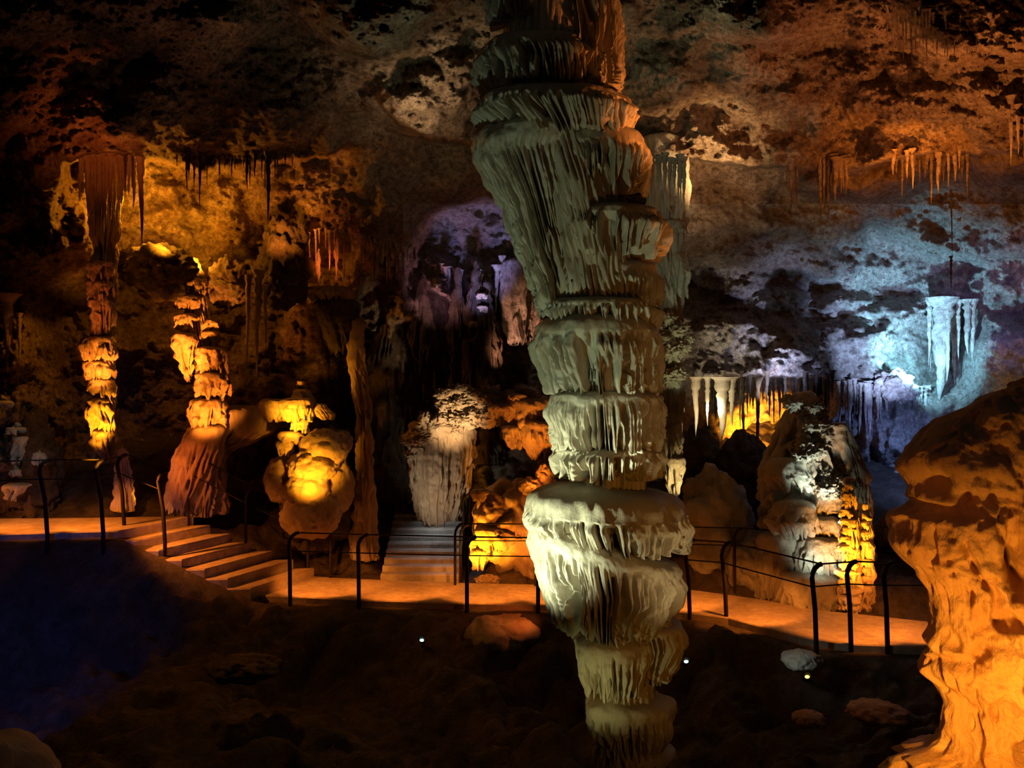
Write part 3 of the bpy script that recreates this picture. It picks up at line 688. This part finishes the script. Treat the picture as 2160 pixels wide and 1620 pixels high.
railing('dark railing climbing beside the orange steps at left', [(-5.35, 14.1, 1.0), (-4.4, 14.1, .5), (-3.4, 14.2, 0), (-3.0, 14.1, 0)], lean=(0, .03), h=1.0, r=.024)
railing('short dark railing at the right side of the grey steps', [(-.84, 13.9, 0), (-.84, 14.8, .4), (-.84, 15.6, .75)], lean=(0, .0), h=.9, r=.022)

# ------------------------------------------------------------------ small visible lamps
def floodlight(px, py, d, col, label):
    for d_ in np.arange(8.5, 13, .04):
        x, y, z = P(px, py, float(d_))
        if z - float(ground_z(np.array([x]), np.array([y]))[0]) < .13: break
    d = float(d_)
    root = empty('spotlight', P(px, py + 6, d), label, 'lamp')
    x, y, z = P(px, py, d)
    # housing: open can tilted up, lens inside
    n = 20; v = []; f = []
    prof = [(.0, -.09), (.03, -.09), (.032, -.06), (.034, .0), (.04, .03), (.036, .03), (.028, .0)]
    for (r, h) in prof:
        for k in range(n):
            a = 2 * math.pi * k / n; v.append((x + r * math.cos(a), y - h * .8, z + r * math.sin(a) + h * .6))
    for i in range(len(prof) - 1):
        for k in range(n):
            f.append((i * n + k, i * n + (k + 1) % n, (i + 1) * n + (k + 1) % n, (i + 1) * n + k))
    me = bpy.data.meshes.new('housing'); me.from_pydata(v, [], f); me.update(); link('housing', me, M_metal, root)
    v = [(x, y - .02, z + .01)]; f = []
    for k in range(n):
        a = 2 * math.pi * k / n; v.append((x + .028 * math.cos(a), y - .01, z + .02 * math.sin(a)))
        f.append((0, 1 + k, 1 + (k + 1) % n))
    me = bpy.data.meshes.new('lens'); me.from_pydata(v, [], f); me.update(); link('lens', me, emis('lamp_glow', col, 3), root)
    tube('bracket', [(x, y + .04, z - .02), (x, y + .05, z - .12), (x, y + .05, z - .25)], .012, root)
floodlight(890, 1350, 10.2, (.5, .9, .9), 'tiny blue white spotlight on the dark ground left of the great column')
floodlight(1447, 1395, 9.6, (.7, 1, .95), 'tiny white spotlight on the dark ground right of the great column')
floodlight(1702, 1427, 9.4, (1, .8, .12), 'tiny yellow spotlight on the dark ground below the walkway bend')

# ------------------------------------------------------------------ lights
AMB = (1.0, .26, .022); YEL = (1.0, .33, .012); ORG = (1.0, .18, .022); GRN = (.9, 1.0, .63); BLU = (.22, .42, 1.0); CYA = (.3, .75, 1.0); PUR = (.42, .36, 1.0); WRM = (1.0, .62, .3); WHT = (1, .95, .8)
def spot(src, dst, power, col, ang=60, blend=.7, size=.06):
    l = bpy.data.lights.new('cave_lamp', 'SPOT'); l.energy = power; l.color = col
    l.spot_size = math.radians(ang); l.spot_blend = blend; l.shadow_soft_size = size
    o = bpy.data.objects.new('cave_lamp', l); COL.objects.link(o)
    a, b2 = Vector(src), Vector(dst); o.location = a
    o.rotation_euler = (b2 - a).to_track_quat('-Z', 'Y').to_euler()
    return o
def point(src, power, col, size=.08):
    l = bpy.data.lights.new('cave_lamp', 'POINT'); l.energy = power; l.color = col; l.shadow_soft_size = size
    o = bpy.data.objects.new('cave_lamp', l); COL.objects.link(o); o.location = src
    return o
# great column: greenish floodlight low at the left
spot(P(760, 1480, 6.2), P(1180, 1080, 7.5), 520, GRN, 43, .7)
spot(P(860, 1350, 5.6), P(1200, 560, 7.5), 95, (.78, 1.0, .62), 56, 1)
spot(P(1560, 1480, 6.4), P(1380, 1000, 7.6), 22, (1, .75, .35), 70, 1)
spot(P(1640, 420, 6.8), P(1270, 150, 7.6), 130, (1, .28, .05), 46, .8)
spot(P(1640, 700, 6.9), P(1330, 400, 7.6), 26, (1, .3, .06), 40, 1)
spot(P(1080, 1640, 6.4), P(1275, 1410, 7.5), 17, (1, .95, .35), 50, 1)
# hanging mass tip
spot(P(1475, 1090, 11.7), P(1434, 1000, 12.4), 130, (1, .7, .25), 50, 1)
spot(P(1480, 900, 11), P(1415, 700, 12.4), 40, (.8, 1, .6), 50, 1)
# yellow wall, upper left
point(P(310, 450, 13.9), 130, YEL)
spot(P(345, 530, 13.5), P(350, 440, 15), 230, YEL, 80, 1)
spot(P(300, 520, 13.4), P(380, 330, 14.6), 130, AMB, 80, 1)
spot(P(560, 540, 13.2), P(620, 400, 14.8), 220, AMB, 75, 1)
spot(P(430, 560, 14.2), P(400, 500, 15), 153, YEL, 100, 1)
spot(P(200, 400, 10.9), P(200, 260, 11.9), 50, ORG, 90, 1)
# ceiling glow
spot(P(400, 500, 9), P(400, 60, 10), 30, (1, .5, .3), 110, 1)
spot(P(900, 400, 9), P(900, 40, 10), 40, (.75, .85, .5), 110, 1)
spot(P(1420, 300, 8.8), P(1400, 80, 10), 95, (.85, .9, .5), 90, 1)
spot(P(900, 330, 10.3), P(930, 230, 11.6), 120, WRM, 100, 1)
spot(P(1750, 420, 9.5), P(1650, 150, 11), 150, (1, .3, .1), 110, 1)
spot(P(2060, 400, 8.9), P(2070, 170, 10.4), 330, (1, .3, .06), 120, 1)
spot(P(1920, 470, 10.6), P(1930, 320, 12.0), 330, AMB, 80, 1)
spot(P(1540, 420, 11.6), P(1470, 290, 12.8), 230, (1, .55, .2), 100, 1)
spot(P(1480, 520, 13.6), P(1480, 420, 14.4), 60, (1, .5, .2), 100, 1)
spot(P(1950, 300, 7.6), P(1960, 0, 9), 55, (1, .3, .06), 110, 1)
# blue dome
spot(P(1620, 850, 13.8), P(1610, 700, 16), 150, (.8, .72, .75), 60, 1)
spot(P(1930, 790, 15.2), P(1925, 715, 16.8), 620, CYA, 120, 1)
spot(P(1900, 860, 13.6), P(1830, 670, 17.5), 900, (.42, .58, 1.0), 50, 1)
spot(P(1650, 860, 13.6), P(1650, 640, 17.5), 330, (.5, .58, 1.0), 50, 1)
spot(P(2080, 640, 14.0), P(2120, 660, 16), 110, PUR, 80, 1)
spot(P(1500, 880, 14.0), P(1530, 770, 15.6), 120, (1, .8, .5), 70, 1)
spot(P(1950, 900, 13.8), P(1900, 980, 16), 160, (.25, .4, 1), 100, 1)
spot(P(2150, 830, 13.2), P(2150, 760, 14.6), 60, WRM, 90, 1)
spot(P(2080, 860, 14.0), P(2010, 760, 14.7), 60, CYA, 80, 1)
# yellow opening under the ledge and white stalactites
spot(P(1590, 965, 16.6), P(1590, 880, 18.6), 1900, YEL, 60, .8)
spot(P(1470, 960, 13.3), P(1500, 850, 14.2), 90, (1, .8, .45), 60, 1)
# purple pocket and pink rock
spot(P(1010, 700, 15.4), P(1015, 500, 17.4), 170, (.45, .42, 1), 52, 1)
spot(P(920, 690, 15.4), P(945, 560, 17.4), 60, (1, .4, .5), 70, 1)
spot(P(1030, 800, 15.8), P(1100, 670, 17), 130, (1, .42, .22), 50, 1)
# left column and stalagmites
spot(P(185, 1010, 12.0), P(214, 880, 12.95), 520, YEL, 34, 1)
spot(P(175, 880, 12.0), P(212, 760, 12.95), 300, AMB, 36, 1)
spot(P(150, 740, 12.2), P(215, 620, 13), 22, ORG, 60, 1)
spot(P(360, 860, 13.3), P(405, 715, 14.4), 620, AMB, 50, 1)
spot(P(395, 960, 13.1), P(445, 840, 14.4), 420, AMB, 50, 1)
spot(P(310, 1000, 13.1), P(400, 980, 14.3), 50, ORG, 70, 1)
spot(P(650, 1080, 12.6), P(660, 980, 13.9), 330, YEL, 50, 1)
spot(P(570, 960, 12.9), P(630, 860, 14), 323, YEL, 50, 1)
spot(P(1000, 1000, 13.9), P(960, 890, 15), 260, (1, .66, .32), 50, 1)
spot(P(880, 1180, 14.0), P(930, 1010, 15.4), 60, (1, .85, .6), 60, 1)
spot(P(1130, 1060, 13.5), P(1120, 910, 14.7), 130, AMB, 60, 1)
spot(P(975, 1235, 13.2), P(1030, 1140, 14.0), 442, YEL, 60, 1)
spot(P(1100, 1200, 13.2), P(1090, 1080, 14.3), 70, AMB, 90, 1)
spot(P(690, 570, 14.0), P(690, 520, 15.5), 30, ORG, 80, 1)
# grey steps
spot((-1.4, 14.6, 1.9), (-1.3, 14.8, .4), 40, (.85, .9, 1), 70, 1)
# knobbly mound and yellow stalagmite
spot(P(1765, 1110, 12.1), P(1710, 960, 13.0), 120, (.85, 1, .8), 60, 1)
spot(P(1735, 1225, 11.8), P(1735, 1130, 12.8), 45, (.9, 1, .75), 80, 1)
spot(P(1758, 1270, 11.3), P(1788, 1160, 12.05), 420, YEL, 60, 1)
spot(P(1860, 1280, 11.5), P(1824, 1180, 12.2), 60, AMB, 60, 1)
# foreground rock
spot(P(2170, 1690, 3.2), P(2110, 1500, 3.85), 95, (1, .36, .025), 120, 1)
spot(P(1820, 1580, 2.8), P(2000, 1300, 3.9), 11, (1, .24, .04), 70, 1)
spot(P(1590, 1350, 9.4), P(1690, 1385, 9.9), 5, (.9, 1, .9), 60, 1)
spot(P(1150, 1262, 11.7), P(1060, 1320, 12.2), 14, ORG, 80, 1)
# ground, left blue glow
spot(P(-160, 1400, 8.0), P(-10, 1380, 10.5), 90, (.06, .16, 1.0), 80, 1)
spot(P(60, 900, 11.6), P(60, 980, 13.4), 16, (.8, 1, .85), 60, 1)
# small walkway lamps under the handrails
def pathlamp(x, p=20, z=0.0, dy=.35):
    y = float(yf(x)) - .02
    spot((x, y, z + .95), (x + .05, y + dy + .35, z), p, (1, .25, .025), 84, .45, .03)
for x in (-3.0, -1.75, -.45, .7, 2.35, 3.25, 4.35, 5.3): pathlamp(x, 82)
for x in (-8.3, -7.3, -6.4): pathlamp(x, 85, 1.0)
spot((-5.6, 12.4, 1.9), (-4.7, 13.5, .5), 260, (1, .24, .025), 80, 1, .03)
spot(P(330, 1050, 14.6), P(262, 1050, 14.3), 20, YEL, 70, 1)

# ------------------------------------------------------------------ world, camera, view
wd = bpy.data.worlds.new('ambient_fill'); S.world = wd; wd.use_nodes = True
wd.node_tree.nodes['Background'].inputs[0].default_value = (.9, .75, .55, 1)
wd.node_tree.nodes['Background'].inputs[1].default_value = .01  # dim ambient fill added to lift the blacks, no source in the cave
cam = bpy.data.cameras.new('camera'); cam.sensor_width = 36; cam.lens = 36 * F / 2160
cam.clip_start = .05; cam.clip_end = 200
co = bpy.data.objects.new('camera', cam); COL.objects.link(co)
co.location = (0, 0, CZ); co.rotation_euler = (math.pi / 2, 0, 0)
S.camera = co
S.view_settings.view_transform = 'Standard'; S.view_settings.look = 'None'
S.view_settings.gamma = 1; S.view_settings.use_curve_mapping = False
S.view_settings.exposure = .2
S.cycles.max_bounces = 3; S.cycles.diffuse_bounces = 2; S.cycles.glossy_bounces = 1
S.cycles.sample_clamp_indirect = 3
S.cycles.adaptive_threshold = .02
